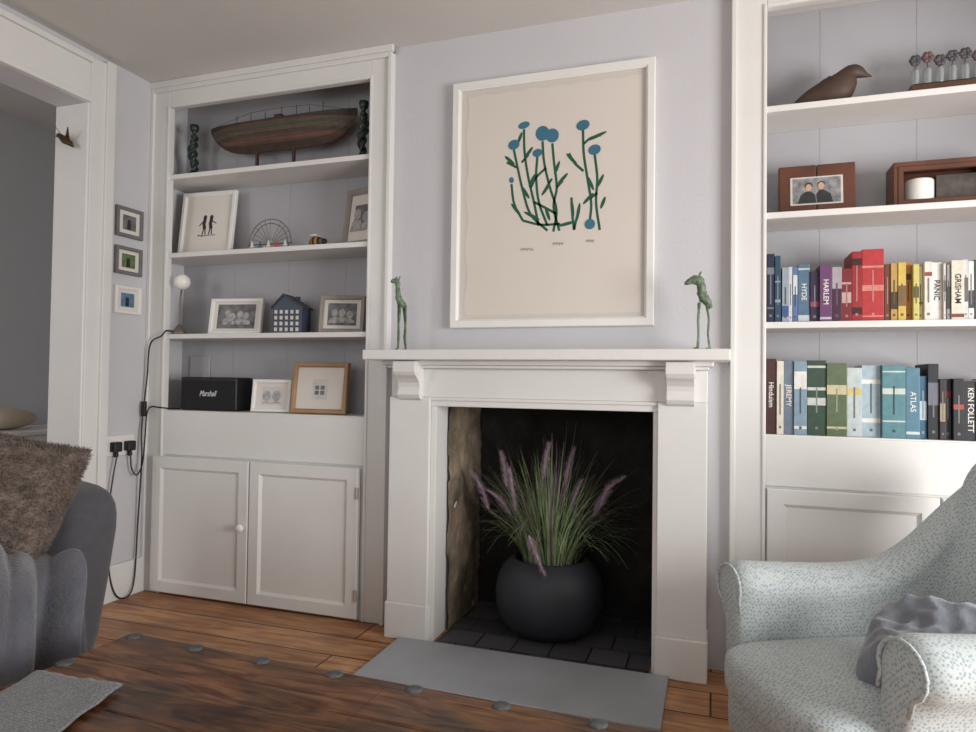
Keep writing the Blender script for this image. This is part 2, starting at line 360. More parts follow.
# ------------------------------------------------------------------ picture frames
def picture(name,label,cat,loc,w,h,fw,depth,fm,mm=None,lean=0,rotz=0,arts=(),group=None,stand=False):
    e=thing(name,label,cat,loc,(lean,0,rotz),group)
    MB().ring(-w/2,w/2,0,h,fw,-depth,0,step=fw*0.15).obj("frame",fm,parent=e)
    MB().box(-w/2+fw*0.7,w/2-fw*0.7,-depth*0.45,-0.001,fw*0.7,h-fw*0.7).obj("mount",mm or M_mount,parent=e)
    y=-depth*0.45-0.0008
    for nm,fn,m in arts:
        b=MB(); fn(b,w,h,y); b.obj(nm,m,parent=e,fixn=False); y-=0.0005
    if stand: MB().box(-0.02,0.02,0,0.004,0,h*0.75).obj("stand",M_black,parent=e)
    return e
M_mount=mat("paper_mount",s(222,216,208),0.85,0.02)
M_bigpaper=mat("deckle_paper",s(208,202,194),0.85,0.02,3)
M_green=mat("ink_green",s(34,88,66),0.8,0.1); M_blue=mat("ink_blue",s(60,112,134),0.8,0.1); M_pencil=mat("pencil",s(120,116,116),0.8,0.05)
M_photo=mat("grey_photo",s(104,104,106),0.5,0.6,28); M_pdark=mat("photo_dark",s(44,44,48),0.5,0.3,30); M_plight=mat("photo_light",s(205,200,196),0.5,0.1,20); M_pmid=mat("photo_mid",s(164,162,160),0.5,0.3,60)
M_wood=mat("oak_frame",s(164,128,90),0.5,0.15,8,0.1,40,stretch=(1,6,1)); M_brown=mat("mahogany",s(94,56,40),0.4,0.25,8,0.05,40)
M_greyframe=mat("driftwood",s(150,142,134),0.7,0.12,20)
def PP(x,y):   # artwork layout units -> metres on the print
    u=(x-450.5)/205.0; t=u*688/(623+65*u); top=82-(x-453)*0.157; bot=328-(x-448)*0.0146
    return (-0.3955+0.791*t, 0.981*(1-(y-top)/(bot-top)))
def art_stems(b,w,h,y):
    S=[[(522,126),(523,150),(527,175),(533,200),(538,224)],[(512,147),(516,165),(522,190),(530,213),(547,229)],[(541,138),(543,160),(549,185),(556,208),(553,230)],
       [(551,140),(553,160),(556,185),(553,205),(559,229)],[(536,153),(535,175),(538,200),(547,224)],[(510,182),(513,202),(522,219)],
       [(582,126),(583,150),(587,175),(591,200),(590,218)],[(594,150),(597,175),(596,200),(600,228)],[(571,195),(572,212),(574,228)],[(579,205),(576,218),(574,228)],
       [(568,150),(574,160),(583,168)],[(533,200),(545,206),(556,212)],[(522,219),(540,223),(560,222)],[(545,165),(535,175),(530,185)],[(556,185),(562,178)],[(551,176),(545,186)],
       [(583,140),(590,134),(600,131)],[(597,190),(590,196)],[(520,160),(527,152)],[(505,160),(515,165)]]
    for st in S:
        P=[PP(*p) for p in st]; P=[(v.x,v.y) for v in catmull([(p[0],p[1],0) for p in P],5)]; b.stroke(P,0.0095,y)
    for (x,yy,a,l) in [(508,158,2.4,7),(527,150,0.9,7),(524,190,-1.0,8),(531,178,1.1,7),(562,176,0.8,7),(545,187,-2.2,7),(571,156,2.3,8),(596,132,0.35,10),(590,180,2.0,8),(588,196,0.8,7),
                       (600,178,1.1,7),(515,208,-0.9,8),(566,222,0.2,9),(531,214,-0.5,9),(556,165,1.2,7),(572,206,1.7,9),(578,210,1.4,9),(547,212,1.9,7),(518,135,1.2,6),(603,200,1.2,6)]:
        cx,cz=PP(x,yy); b.disc(cx,cz,l/250,0.0065,y-0.0001,a)
def one_head(x,yy,r,q):
    def f(b,w,h,y):
        cx,cz=PP(x,yy); b.disc(cx,cz,r/255,q/255,-0.0153-0.00008*(x-500)/10,0.2)
    return f
def one_sig(x0,y0,n):
    def f(b,w,h,y): b.stroke([PP(x0+k,y0+1.6*math.sin(k*2.1)) for k in range(n)],0.0028,-0.0152)
    return f
def art_paper(b,w,h,y):
    P=[]
    x0,x1,z0,z1=-0.335,0.345,0.05,0.925
    for k in range(40): P.append((x0+(x1-x0)*k/40, z0+0.002*math.sin(k*1.7)))
    for k in range(50): P.append((x1+0.002*math.sin(k*2.3), z0+(z1-z0)*k/50))
    for k in range(40): P.append((x1-(x1-x0)*k/40, z1+0.003*math.sin(k*1.1)))
    for k in range(50): P.append((x0+0.006*math.sin(k*0.5)+0.002*math.sin(k*2.9), z1-(z1-z0)*k/50))
    b.poly(P,y)
M_sheet=mat("art_sheet",s(217,209,200),0.85,0.02,3)
picture("framed_print","large white-framed print of blue flowers on green stems","picture",(-0.5975,WY-0.001,1.209),0.791,0.981,0.034,0.03,M_white,M_bigpaper,
        arts=[("paper",art_paper,M_sheet),("flower_stems",art_stems,M_green)]
        +[("flower_head",one_head(*q),M_blue) for q in [(522,122,6,3.5),(512,142,6,5),(541,130,7,7.5),(551,132,6.5,7),(536,150,5,4),(582,121,6.5,5),(594,146,6,5),(590,222,5,5),(510,178,2.5,3)]]
        +[("signature",one_sig(*q),M_pencil) for q in ((520,248,14),(552,242,12),(586,239,9))])
def a_block(m0x,m1x,m0z,m1z):
    return lambda b,w,h,y: b.poly([(w*(m0x-.5),h*m0z),(w*(m1x-.5),h*m0z),(w*(m1x-.5),h*m1z),(w*(m0x-.5),h*m1z)],y)
M_gphoto=mat("photo_green",s(96,112,74),0.5,0.3,40); M_bphoto=mat("photo_blue",s(90,120,150),0.5,0.3,40)
M_dgf=mat("grey_frame",s(116,114,114),0.6,0.1,20)
for z,hh,pm,fm,lab in ((1.63,0.135,M_photo,M_dgf,"small grey-framed black and white photo on the side wall"),(1.461,0.125,M_gphoto,M_dgf,"small dark grey-framed green photo on the side wall"),
                 (1.283,0.125,M_bphoto,M_white,"small white-framed seaside photo on the side wall")):
    picture("photo_frame",lab,"picture frame",(LX+0.001,2.353,z),0.145,hh,0.016,0.018,fm,M_mount,rotz=math.pi/2,arts=[("photo",a_block(.25,.75,.25,.75),pm),("figure",a_block(.42,.55,.28,.6),M_pdark)],group="small pictures on the side wall")
def fig_art(b,w,h,y):
    for dx in (-.016,.020):
        b.disc(dx,h*.60,.010,.012,y); b.stroke([(dx,h*.58),(dx-.004,h*.5),(dx+.002,h*.42)],.018,y)
        b.stroke([(dx-.002,h*.43),(dx-.010,h*.33)],.006,y); b.stroke([(dx+.004,h*.43),(dx+.008,h*.33)],.006,y)
    b.stroke([(-.024,h*.54),(-.046,h*.47)],.005,y); b.stroke([(.026,h*.54),(.05,h*.5)],.005,y)
    b.stroke([(-.05,h*.315),(.05,h*.32)],.003,y); b.stroke([(-.05,h*.33),(-.02,h*.30)],.003,y)
picture("framed_sketch","white-framed ink sketch of figures leaning on the shelf","picture frame",(-2.31,2.600,1.581),0.30,0.318,0.022,0.02,M_white,M_mount,lean=-0.12,rotz=0.05,arts=[("sketch",fig_art,M_pdark)])
def group_of(n,seed):
    def f(b,w,h,y):
        rn=random.Random(seed)
        for k in range(n):
            cx=w*(-.24+.48*(k+.5)/n)+rn.uniform(-.004,.004); cz=h*rn.uniform(.48,.58); r=w*.17/n+0.004
            b.disc(cx,cz,r,r*1.2,y); b.poly([(cx-r*1.7,h*.27),(cx+r*1.7,h*.27),(cx+r*1.3,cz-r*1.6),(cx,cz-r*1.1),(cx-r*1.3,cz-r*1.6)],y)
    return f
picture("photo_frame","pale wooden photo frame leaning at the end of the shelf","picture frame",(-1.475,2.60,1.581),0.20,0.27,0.028,0.02,M_greyframe,M_mount,lean=-0.14,rotz=-0.25,arts=[("photo",a_block(.28,.72,.3,.72),M_photo),("figures",group_of(2,1),M_pmid)])
picture("photo_frame","white-framed black and white group photo on the shelf","picture frame",(-2.11,2.58,1.201),0.265,0.17,0.018,0.018,M_white,M_mount,lean=-0.15,rotz=0.15,arts=[("photo",a_block(.14,.86,.16,.84),M_photo),("figures",group_of(4,2),M_pmid)],stand=True)
picture("photo_frame","pale wood-framed black and white photo on the shelf","picture frame",(-1.55,2.585,1.201),0.20,0.17,0.018,0.02,M_greyframe,M_mount,lean=-0.2,rotz=0.3,arts=[("photo",a_block(.18,.82,.2,.8),M_photo),("figures",group_of(3,3),M_pmid)],stand=True)
picture("photo_frame","small white-framed drawing standing on the cupboard ledge","picture frame",(-1.895,2.57,0.846),0.195,0.148,0.017,0.018,M_white,M_mount,lean=-0.12,rotz=0.1,arts=[("photo",a_block(.25,.75,.22,.78),M_plight),("figures",group_of(2,4),M_pmid)],stand=True)
def quad(b,w,h,y):
    for ax in (-.024,.003):
        for az in (.37,.47): b.poly([(ax,h*az),(ax+.020,h*az),(ax+.020,h*az+.018),(ax,h*az+.018)],y)
picture("photo_frame","oak-framed small print with wide mount on the ledge","picture frame",(-1.64,2.56,0.846),0.27,0.225,0.02,0.022,M_wood,M_mount,lean=-0.13,rotz=0.05,arts=[("photo",a_block(.36,.64,.28,.68),M_plight),("figures",quad,M_photo)],stand=True)

# ------------------------------------------------------------------ left alcove ornaments
boat=thing("model_boat","weathered wooden model boat on a slim stand","model boat",(-1.895,2.6,1.95))
nst=29; L=[]
for i in range(nst):
    t=i/(nst-1); x=-0.395+0.79*t; u=abs(2*t-1); wv=0.068*(1-u**3.2)+0.004
    sheer=0.228+0.020*u**2.6+0.010*(t-0.5); keel=0.103+0.112*u**5.5
    keel=min(keel,sheer-0.022)
    half=[(1.0,1.0),(1.0,.86),(.97,.86),(.97,.70),(.93,.70),(.90,.54),(.86,.54),(.80,.36),(.75,.36),(.60,.17),(.54,.17),(.10,.02),(.08,0)]
    sec=[(-a,c) for a,c in half]+[(a,c) for a,c in reversed(half)]+[(0.86,1),(0.86,.93),(-0.86,.93),(-0.86,1)]
    L.append([(x,a*wv,keel+(sheer-keel)*c) for a,c in sec])
M_hull=stripes_mat("boat_hull_paint",[(0,s(92,74,62)),(0.22,s(116,82,68)),(0.34,s(84,74,64)),(0.46,s(106,90,74)),(0.58,s(82,92,80)),(0.68,s(114,84,68)),(0.76,s(70,64,58))],2,0.8)
MB().loops(L).obj("hull",M_hull,parent=boat)
M_dk=mat("dark_walnut",s(72,50,38),0.5,0.3,20)
for q in ((-0.22,-0.13,-0.025,0.025,0.215,0.246),(-0.06,0.04,-0.03,0.03,0.215,0.250),(0.10,0.18,-0.025,0.025,0.215,0.244),(-0.03,0.01,-0.018,0.018,0.248,0.268)): MB().box(*q).obj("cabin",M_dk,parent=boat,bevel=0.002)
b=MB()
for x in (-0.25,-0.17,-0.09,0.0,0.08,0.15,0.22): b.tube([(x,0,0.22),(x,0,0.29 if int(x*100)%2 else 0.305)],0.0018,6)
b.tube([(-0.37,0,0.25),(-0.17,0,0.298),(0.0,0,0.303),(0.15,0,0.298),(0.37,0,0.25)],0.0010,5); b.obj("rigging",M_dk,parent=boat)
MB().box(-0.25,0.15,-0.03,0.045,0,0.018).obj("stand",M_brown,parent=boat,bevel=0.002)
for x in (-0.13,0.07): MB().box(x-0.005,x+0.005,-0.008,0.008,0.018,0.125).obj("stand_post",M_dk,parent=boat,bevel=0.001)
M_gg=mat("dark_green_glaze",s(36,50,42),0.18,0.4,40)
def candlestick(loc,lab,ph):
    e=thing("candlestick",lab,"candlestick",loc,(0,0,ph),group="green candlesticks on the top shelf")
    MB().lathe([(0.032,0),(0.032,0.012),(0.024,0.02),(0.017,0.035),(0.012,0.045)],24).obj("base",M_gg,parent=e,smooth=True)
    L=[]
    for k in range(46):
        t=k/45; z=0.04+0.165*t; a0=t*9; r=0.0125+0.006*math.sin(math.pi*t)
        L.append([((r*(1+0.32*math.cos(3*(a-a0))))*math.cos(a)+0.006*math.cos(a0*0.7), (r*(1+0.32*math.cos(3*(a-a0))))*math.sin(a)+0.006*math.sin(a0*.7), z) for a in [2*math.pi*q/18 for q in range(18)]])
    MB().loops(L).obj("twisted_stem",M_gg,parent=e,smooth=True)
    MB().lathe([(0.010,0.20),(0.018,0.208),(0.010,0.216),(0.009,0.226),(0.019,0.236),(0.022,0.258),(0.019,0.264),(0.012,0.262)],20).obj("cup",M_gg,parent=e,smooth=True)
candlestick((-2.375,2.58,1.951),"dark green twisted candlestick beside the bow of the model boat",0.2)
candlestick((-1.450,2.57,1.951),"dark green twisted candlestick beside the stern of the model boat",1.9)
M_wire=mat("grey_wire",s(110,104,98),0.4,0.1,metal=0.5)
e=thing("wire_ornament","wire wheel ornament strung with tiny coloured boats","ornament",(-1.93,2.58,1.581))
b=MB()
for R in (0.115,0.095): b.tube([(R*math.cos(a),0,0.035+R*math.sin(a)) for a in [math.pi*k/24 for k in range(25)]],0.0022,6)
for k in range(1,12):
    a=math.pi*k/12; b.tube([(0.02*math.cos(a),0,0.035+0.02*math.sin(a)),(0.115*math.cos(a),0,0.035+0.115*math.sin(a))],0.0012,5)
b.tube([(-0.118,0,0.035),(0.118,0,0.035)],0.003,6); b.tube([(-0.1,0,0),(-0.1,0,0.035)],0.003,6); b.tube([(0.1,0,0),(0.1,0,0.035)],0.003,6); b.obj("wire_arch",M_wire,parent=e)
for k,c in enumerate(((s(190,60,50)),(s(60,100,140)),(s(220,190,90)),(s(200,70,60)),(s(70,90,130)))):
    x=-0.09+0.045*k; m=mat("boat_paint",c,0.4)
    t_=MB().loops([[(x-0.018,-0.008,0.0),(x+0.018,-0.008,0.0),(x+0.018,0.008,0.0),(x-0.018,0.008,0.0)],[(x-0.024,-0.01,0.018),(x+0.024,-0.01,0.018),(x+0.024,0.01,0.018),(x-0.024,0.01,0.018)]]).obj("toy_boat",m,parent=e,loc=(0,-0.012,0))
    MB().loops([[(x-0.010,-0.001,0.018),(x+0.012,-0.001,0.018),(x+0.001,-0.001,0.05)],[(x-0.010,0.002,0.018),(x+0.012,0.002,0.018),(x+0.001,0.002,0.05)]]).obj("sail",(M_white,m)[k%2],parent=t_)
e=thing("bee_ornament","small striped bumblebee ornament with pale wings","ornament",(-1.675,2.57,1.581))
M_bee=stripes_mat("bee_stripes",[(0,s(60,45,34)),(0.2,s(190,140,60)),(0.35,s(56,42,34)),(0.52,s(190,140,60)),(0.68,s(56,42,34)),(0.85,s(120,90,60))],0)
MB().ball((0,0,0.028),0.026,16,sx=1.35).obj("body",M_bee,parent=e,smooth=True)
MB().ball((0.038,0,0.03),0.013,12).obj("head",M_black,parent=e,smooth=True)
for yy in (-.015,.015): MB().ball((-0.01,yy,0.056),0.02,12,sx=1.1,sy=0.5,sz=0.2).obj("wing",M_white,parent=e,smooth=True)
e=thing("desk_lamp","small white globe reading lamp at the shelf end","lamp",(-2.385,2.525,1.2))
M_lampm=mat("lamp_metal",s(120,112,100),0.35,0.1,metal=0.5)
MB().lathe([(0.034,0),(0.034,0.010),(0.02,0.03),(0.008,0.045),(0.003,0.05)],24).obj("base",M_lampm,parent=e,smooth=True)
MB().tube([(0,0,0.04),(0,0,0.12),(0.004,0,0.19),(0.014,-0.005,0.222)],0.0042,8).obj("stem",M_lampm,parent=e)
MB().lathe([(0.002,-0.035),(0.02,-0.03),(0.034,-0.012),(0.037,0.004),(0.03,0.024),(0.015,0.036),(0.001,0.04)],24,(0,0,0)).obj("lamp_shade",M_knob,parent=e,loc=(0.018,-0.008,0.245),rot=(0.3,0.4,0),smooth=True)
e=thing("model_house","navy painted model house with rows of white windows","ornament",(-1.80,2.575,1.2),(0,0,0.15))
M_navy=mat("navy_paint",s(58,68,86),0.5,0.1); M_roof=mat("slate_roof",s(58,58,64),0.6,0.15)
w2=0.070;dp=0.045
MB().loops([[(-w2,y,0),(w2,y,0),(w2,y,0.115),(-0.02,y,0.168),(-w2,y,0.115)] for y in (-dp,dp)]).obj("walls",M_navy,parent=e)
b=MB(); b.loops([[(-w2-0.008,y,0.11),(-0.02,y,0.168),(w2+0.008,y,0.11),(w2+0.008,y,0.118),(-0.02,y,0.178),(-w2-0.008,y,0.118)] for y in (-dp-0.006,dp+0.006)]); b.obj("roof",M_roof,parent=e)
MB().box(0.02,0.035,-0.01,0.01,0.13,0.168).obj("chimney",M_roof,parent=e)
for r in range(4):
    for c in range(5):
        x=-0.054+c*0.0255; z=0.010+r*0.026
        MB().box(x-0.007,x+0.006,-dp-0.002,-dp,z,z+0.016).obj("window",M_plight,parent=e)
e=thing("speaker","black portable guitar-amp style speaker with white script logo","speaker",(-2.225,2.59,0.846),(0,0,0.03))
MB().box(-0.155,0.155,-0.05,0.07,0,0.155).obj("cabinet",M_black,parent=e,bevel=0.008,seg=3)
M_gr=mat("speaker_grille",s(30,30,32),0.9,0.3,200,0.4,400)
MB().box(-0.145,0.145,-0.054,-0.049,0.010,0.138).obj("grille",M_gr,parent=e,bevel=0.002)
text("logo","Marshall",0.038,M_white,e,(0.0,-0.0548,0.078),shear=0.4,width=0.095,bold=0)
M_pl=mat("socket_white",s(232,230,224),0.35,0.02)
e=thing("wall_socket","cream double wall socket behind the speaker","socket",(-2.41,BY-0.001,1.05))
MB().box(-0.06,0.06,-0.01,0,-0.055,0.055).obj("plate",M_alc,parent=e,bevel=0.004)
e=thing("wall_socket","white double wall socket with two black plugs","socket",(LX+0.001,2.335,0.69))
MB().box(0,0.010,-0.075,0.075,-0.045,0.045).obj("plate",M_pl,parent=e,bevel=0.003)
for y in (-0.038,0.036): MB().box(0.010,0.040,y-0.022,y+0.022,-0.026,0.018).box(0.016,0.034,y-0.008,y+0.008,-0.05,-0.026).obj("plug",M_black,parent=e,bevel=0.005)
x=LX+0.03
P1=catmull([(x,2.297,0.64),(x,2.28,0.55),(x-.01,2.27,0.4),(x-.01,2.27,0.25),(x-.01,2.29,0.10),(x,2.32,0.02),(x+.01,2.37,0.012),(x,2.41,0.08),(x-.01,2.43,0.3),(LX+.04,2.425,0.6),(LX+.03,2.43,0.72),(LX+.02,2.445,0.83),(LX+.03,2.455,1.0),(LX+.04,2.458,1.15),(LX+.10,2.462,1.19),(-2.41,2.475,1.215),(-2.385,2.50,1.21)],8)
tag(MB().tube(P1,0.0035,6).obj("power_cable",M_black),"black power cable trailing from the shelf lamp to the socket","cable")
P2=catmull([(x,2.371,0.64),(x,2.38,0.58),(x+.01,2.40,0.55),(x+.02,2.42,0.60),(x+.02,2.43,0.7),(x+.02,2.44,0.83),(x+.03,2.455,0.86),(-2.44,2.465,0.858),(-2.40,2.50,0.852),(-2.38,2.535,0.851)],8)
tag(MB().tube(P2,0.0035,6).obj("power_cable",M_black),"black power cable running from the socket to the speaker","cable")
e=MB().box(-0.011,0.011,-0.009,0.009,-0.035,0.035).obj("cable_switch",M_black,loc=(LX+0.025,2.445,0.85),bevel=0.004); tag(e,"black inline cable switch hanging by the alcove frame","switch")

e=thing("bird_ornament","small dark brass bird ornament fixed to the door casing","ornament",(-2.60,2.117,1.99))
M_br=mat("aged_brass",s(84,66,40),0.4,0.2,30,metal=0.6)
MB().tube([(0.05,-0.03,-0.03),(0.03,-0.03,-0.012),(0.0,-0.03,0.005),(-0.02,-0.03,0.02),(-0.035,-0.03,0.028),(-0.05,-0.03,0.024)],[0.003,0.012,0.017,0.012,0.01,0.002],10).obj("body",M_br,parent=e,smooth=True)
for tri in ([(0.0,-0.03,0.01),(0.02,-0.025,0.0),(0.05,-0.06,0.045)],[(0.0,-0.03,0.01),(0.02,-0.03,-0.01),(-0.01,-0.07,0.05)]):
    MB().loops([tri,[(p[0],p[1]+0.004,p[2]+0.001) for p in tri]]).obj("wing",M_br,parent=e)
MB().tube([(0,0.002,0),(0,-0.03,0)],0.004,8).obj("hook",M_br,parent=e)

e=thing("chest","white painted chest in the adjoining room","cabinet",(-3.37,2.5,0))
MB().box(-0.17,0.17,-0.7,0.6,0.0,0.70).obj("body",M_trim,parent=e,bevel=0.005)
MB().box(-0.185,0.19,-0.72,0.62,0.70,0.725).obj("chest_top",M_trim,parent=e,bevel=0.006)
for k in range(5): MB().box(0.17,0.178,-0.66+k*0.25,-0.45+k*0.25,0.5,0.67).obj("drawer",M_trim,parent=e,bevel=0.003)
b=MB(); L=[]
for i in range(13):
    a=i/12; r=max(0.02,math.sin(math.pi*a))**0.5; L.append([(0.09*r*math.cos(t)*0.9, -0.17+0.34*a, 0.055*(1+r*math.sin(t))) for t in [2*math.pi*k/16 for k in range(16)]])
M_beige=mat("beige_linen",s(196,180,156),0.9,0.06,20,0.2,80)
o=MB().loops(L).obj("cushion",M_beige,loc=(-3.35,2.40,0.725),smooth=True); tag(o,"small beige cushion lying on the white chest","cushion")

# ------------------------------------------------------------------ mantel figures
M_verd=mat("verdigris_metal",s(112,130,108),0.6,0.45,60,0.6,90,metal=0.2)
def figurine(loc,rz,lab,slim=False):
    e=thing("animal_figurine",lab,"figurine",loc,(0,0,rz),"metal animal figurines on the mantel")
    if slim:
        body=[(0.022,0,0.165),(0.010,0,0.178),(-0.004,0,0.188),(-0.014,0,0.205),(-0.018,0,0.235),(-0.020,0,0.262),(-0.034,0,0.268),(-0.050,0,0.262)]
        R=lerp_list([0.006,0.012,0.014,0.012,0.009,0.010,0.010,0.006],3); top=0.18; hx,hz=-0.022,0.27
    else:
        body=[(0.030,0,0.140),(0.020,0,0.158),(0.008,0,0.172),(0.000,0,0.192),(-0.002,0,0.214),(-0.012,0,0.234),(-0.032,0,0.234),(-0.056,0,0.222)]
        R=lerp_list([0.006,0.013,0.017,0.016,0.014,0.018,0.014,0.005],3); top=0.158; hx,hz=-0.010,0.246
    P=catmull(body,3)
    for i in range(len(R)): R[i]*=1+0.12*math.sin(i*2.3)
    MB().tube(P,R,10).obj("body",M_verd,parent=e,smooth=True)
    k=0.6 if slim else 1.0
    for xx,yy,dx in ((-0.008,-0.010,-0.012),(-0.008,0.010,-0.002),(0.016,-0.010,0.010),(0.016,0.010,0.020)):
        MB().tube([(xx,yy*k,top),(xx+dx*0.5,yy*k,0.10),(xx+dx*0.3,yy*k,0.05),(xx+dx*0.7,yy*k,0.006),(xx+dx*0.7-0.010,yy*k,0.003)],[0.005,0.0030,0.0034,0.0026,0.004],8).obj("leg",M_verd,parent=e,smooth=True)
    for q in (-1,1): MB().tube([(hx,q*0.006,hz),(hx+0.006,q*0.011,hz+0.016)],0.003,6).obj("ear",M_verd,parent=e)
figurine((-1.152,2.36,1.115),1.15,"slender green verdigris metal animal standing forward on the mantel",True)
figurine((-0.035,2.36,1.115),0.15,"long-legged green verdigris metal animal standing sideways on the mantel")

# ------------------------------------------------------------------ plant
e=thing("potted_grass","round black pot of ornamental grass with purple plumes in the fireplace","plant",(-0.613,2.635,0.011))
M_pot=mat("matte_charcoal_pot",s(42,44,51),0.6,0.05,5)
MB().lathe([(0.001,0),(0.12,0.0),(0.15,0.006),(0.192,0.05),(0.211,0.11),(0.215,0.155),(0.208,0.205),(0.188,0.252),(0.150,0.288),(0.143,0.292),(0.138,0.288),(0.14,0.27),(0.15,0.25),(0.001,0.25)],56).obj("pot",M_pot,parent=e,smooth=True)
M_leaf=mat("grass_green",s(122,146,100),0.6,0.35,15); M_leaf2=mat("grass_pale",s(150,154,122),0.6,0.3,15); M_leaf3=mat("grass_mauve",s(122,102,112),0.6,0.3,15)
def blades(n,m,seed,spread,hmin,hmax,wm=1):
    rn=random.Random(seed); b=MB()
    for _ in range(n):
        a=rn.uniform(0,2*math.pi); out=rn.random()**0.6*spread; h=rn.uniform(hmin,hmax)*(1-0.22*out/spread); r0=rn.uniform(0,0.11)
        ca,sa=math.cos(a),math.sin(a); w=rn.uniform(0.0014,0.0027)*wm; P=[]; kd=rn.uniform(0.0,0.85)
        for k in range(11):
            t=k/10; rr=r0*(1-0.1*t)+out*t**1.5; z=0.245+h*(t-kd*(out/spread)*t**3.2)
            P.append(Vector((ca*rr,max(sa*rr*0.60,-0.26),z)))
        i0=len(b.v); tw=rn.uniform(-1,1); side=Vector((-sa,ca,0)); side=(side+Vector((tw*0.6,0,0))).normalized()
        for k,p in enumerate(P):
            ww=w*(1-(k/10)**2*0.85); b.v+=[tuple(p-side*ww),tuple(p+side*ww)]
        for k in range(10): b.f.append((i0+2*k,i0+2*k+1,i0+2*k+3,i0+2*k+2))
    return b.obj("foliage",m,parent=e,fixn=False)
blades(380,M_leaf,3,0.33,0.32,0.58); blades(110,M_leaf2,8,0.32,0.30,0.58); blades(80,M_leaf3,5,0.32,0.42,0.64)
M_plume=mat("purple_plume",s(164,140,155),0.95,0.3,80)
plumes=[((-0.26,0.0,0.46),(-0.33,0,0.61),0.02),((-0.16,-0.02,0.45),(-0.245,-0.02,0.54),0.02),((-0.13,-0.05,0.47),(-0.155,-0.06,0.64),0.0),((-0.03,0.0,0.60),(-0.01,0,0.74),0.01),
        ((0.05,0.04,0.56),(0.08,0.05,0.72),0.01),((0.08,0.0,0.46),(0.12,0,0.60),0.01),((0.17,0.02,0.46),(0.225,0.02,0.56),0.02),((-0.05,-0.14,0.40),(0.015,-0.19,0.28),0.04),
        ((0.2,-0.03,0.50),(0.28,-0.03,0.63),0.03),((-0.20,0.05,0.55),(-0.225,0.06,0.69),0.01)]
rn=random.Random(9)
for p0,p1,bend in plumes:
    p0=Vector(p0);p1=Vector(p1); b=MB(); ax=(p1-p0); sg=1 if ax.x>0 else -1
    b.tube(catmull([(p0.x*0.15,p0.y*0.15,0.25),tuple(p0*0.5+Vector((0,0,0.14))),tuple(p0)],5),0.0014,5)
    C=catmull([p0,p0+ax*0.5+Vector((-sg*bend*0.2,0,bend*0.5)),p1+Vector((sg*bend*0.3,0,-bend*0.3))],10)
    b.tube(C,[0.002+0.0045*math.sin(math.pi*min(1,(k+1)/(len(C)+1))**0.8) for k in range(len(C))],8)
    for k in range(560):
        t=rn.random(); c=C[int(t*(len(C)-1))]; d=Vector((rn.uniform(-1,1),rn.uniform(-1,1),rn.uniform(-0.4,0.4))).normalized()*0.022*(1.15-abs(t-0.35)); d+=ax.normalized()*0.022
        sd=Vector((rn.uniform(-1,1),rn.uniform(-1,1),rn.uniform(-1,1))).normalized()*0.0008; i0=len(b.v); b.v+=[tuple(c-sd),tuple(c+sd),tuple(c+d)]; b.f.append((i0,i0+1,i0+2))
    b.obj("plume",M_plume,parent=e,fixn=False)

# ------------------------------------------------------------------ right alcove ornaments
e=thing("wooden_bird","carved dark brown wooden bird resting on the shelf","ornament",(0.375,2.58,1.967))
M_bird=mat("carved_wood",s(74,55,45),0.6,0.2,12)
P=catmull([(-0.140,0,0.006),(-0.10,0,0.022),(-0.05,0,0.042),(0.0,0,0.056),(0.035,0,0.070),(0.056,0,0.094),(0.072,0,0.116),(0.090,0,0.122),(0.106,0,0.116),(0.122,0,0.107),(0.140,0,0.100)],3)
MB().tube(P,lerp_list([0.002,0.016,0.036,0.052,0.056,0.044,0.031,0.026,0.018,0.009,0.002],3),16,flat=0.8).obj("body",M_bird,parent=e,smooth=True)
e=thing("flower_stand","row of glass flowers on a dark wooden block","ornament",(0.79,2.58,1.967))
MB().box(-0.165,0.18,-0.03,0.03,0,0.042).obj("block",M_brown,parent=e,bevel=0.003)
MB().box(-0.155,0.17,-0.024,0.024,0.042,0.047).obj("tray",M_black,parent=e)
M_gl=bpy.data.materials.new("clear_glass"); M_gl.use_nodes=True; _b=M_gl.node_tree.nodes["Principled BSDF"]; _b.inputs["Transmission Weight"].default_value=0.7; _b.inputs["Roughness"].default_value=0.1; _b.inputs["Base Color"].default_value=(.75,.8,.8,1)
M_petal=mat("dark_petals",s(70,66,70),0.5,0.5,60); M_petal2=mat("brown_petals",s(92,70,66),0.5,0.3,60)
for k in range(9):
    x=-0.145+k*0.036
    f=MB().lathe([(0.009,0.047),(0.012,0.055),(0.012,0.10),(0.008,0.105)],12,(x,0,0)).obj("bud_vase",M_gl,parent=e,smooth=True)
    b=MB(); hz=0.135+0.008*math.sin(k*2.2)
    for q in range(6): a=q*math.pi/3; b.ball((x+0.011*math.cos(a),-0.004,hz+0.011*math.sin(a)),0.009,8,sy=0.6)
    b.tube([(x,0,0.06),(x,0,hz)],0.002,6); b.obj("flower",(M_petal,M_petal2)[k%4==1],parent=f)
e=thing("photo_frame","mahogany hinged photo frame with a couple's portrait","picture frame",(0.345,2.60,1.596),(-0.10,0,0.0))
for x0,x1 in ((-0.123,-0.001),(0.001,0.123)): MB().box(x0,x1,-0.022,0,0,0.185).obj("leaf",M_brown,parent=e,bevel=0.004)
MB().box(-0.085,0.083,-0.0235,-0.02,0.038,0.140).obj("mount",M_plight,parent=e)
b=MB(); b.poly([(-0.078,0.043),(0.076,0.043),(0.076,0.135),(-0.078,0.135)],-0.0242); b.obj("photo",mat("portrait_backdrop",s(134,134,136),0.4,0.5,40),parent=e,fixn=False)
M_skin=mat("photo_skin",s(196,156,136),0.5,0.1,60)
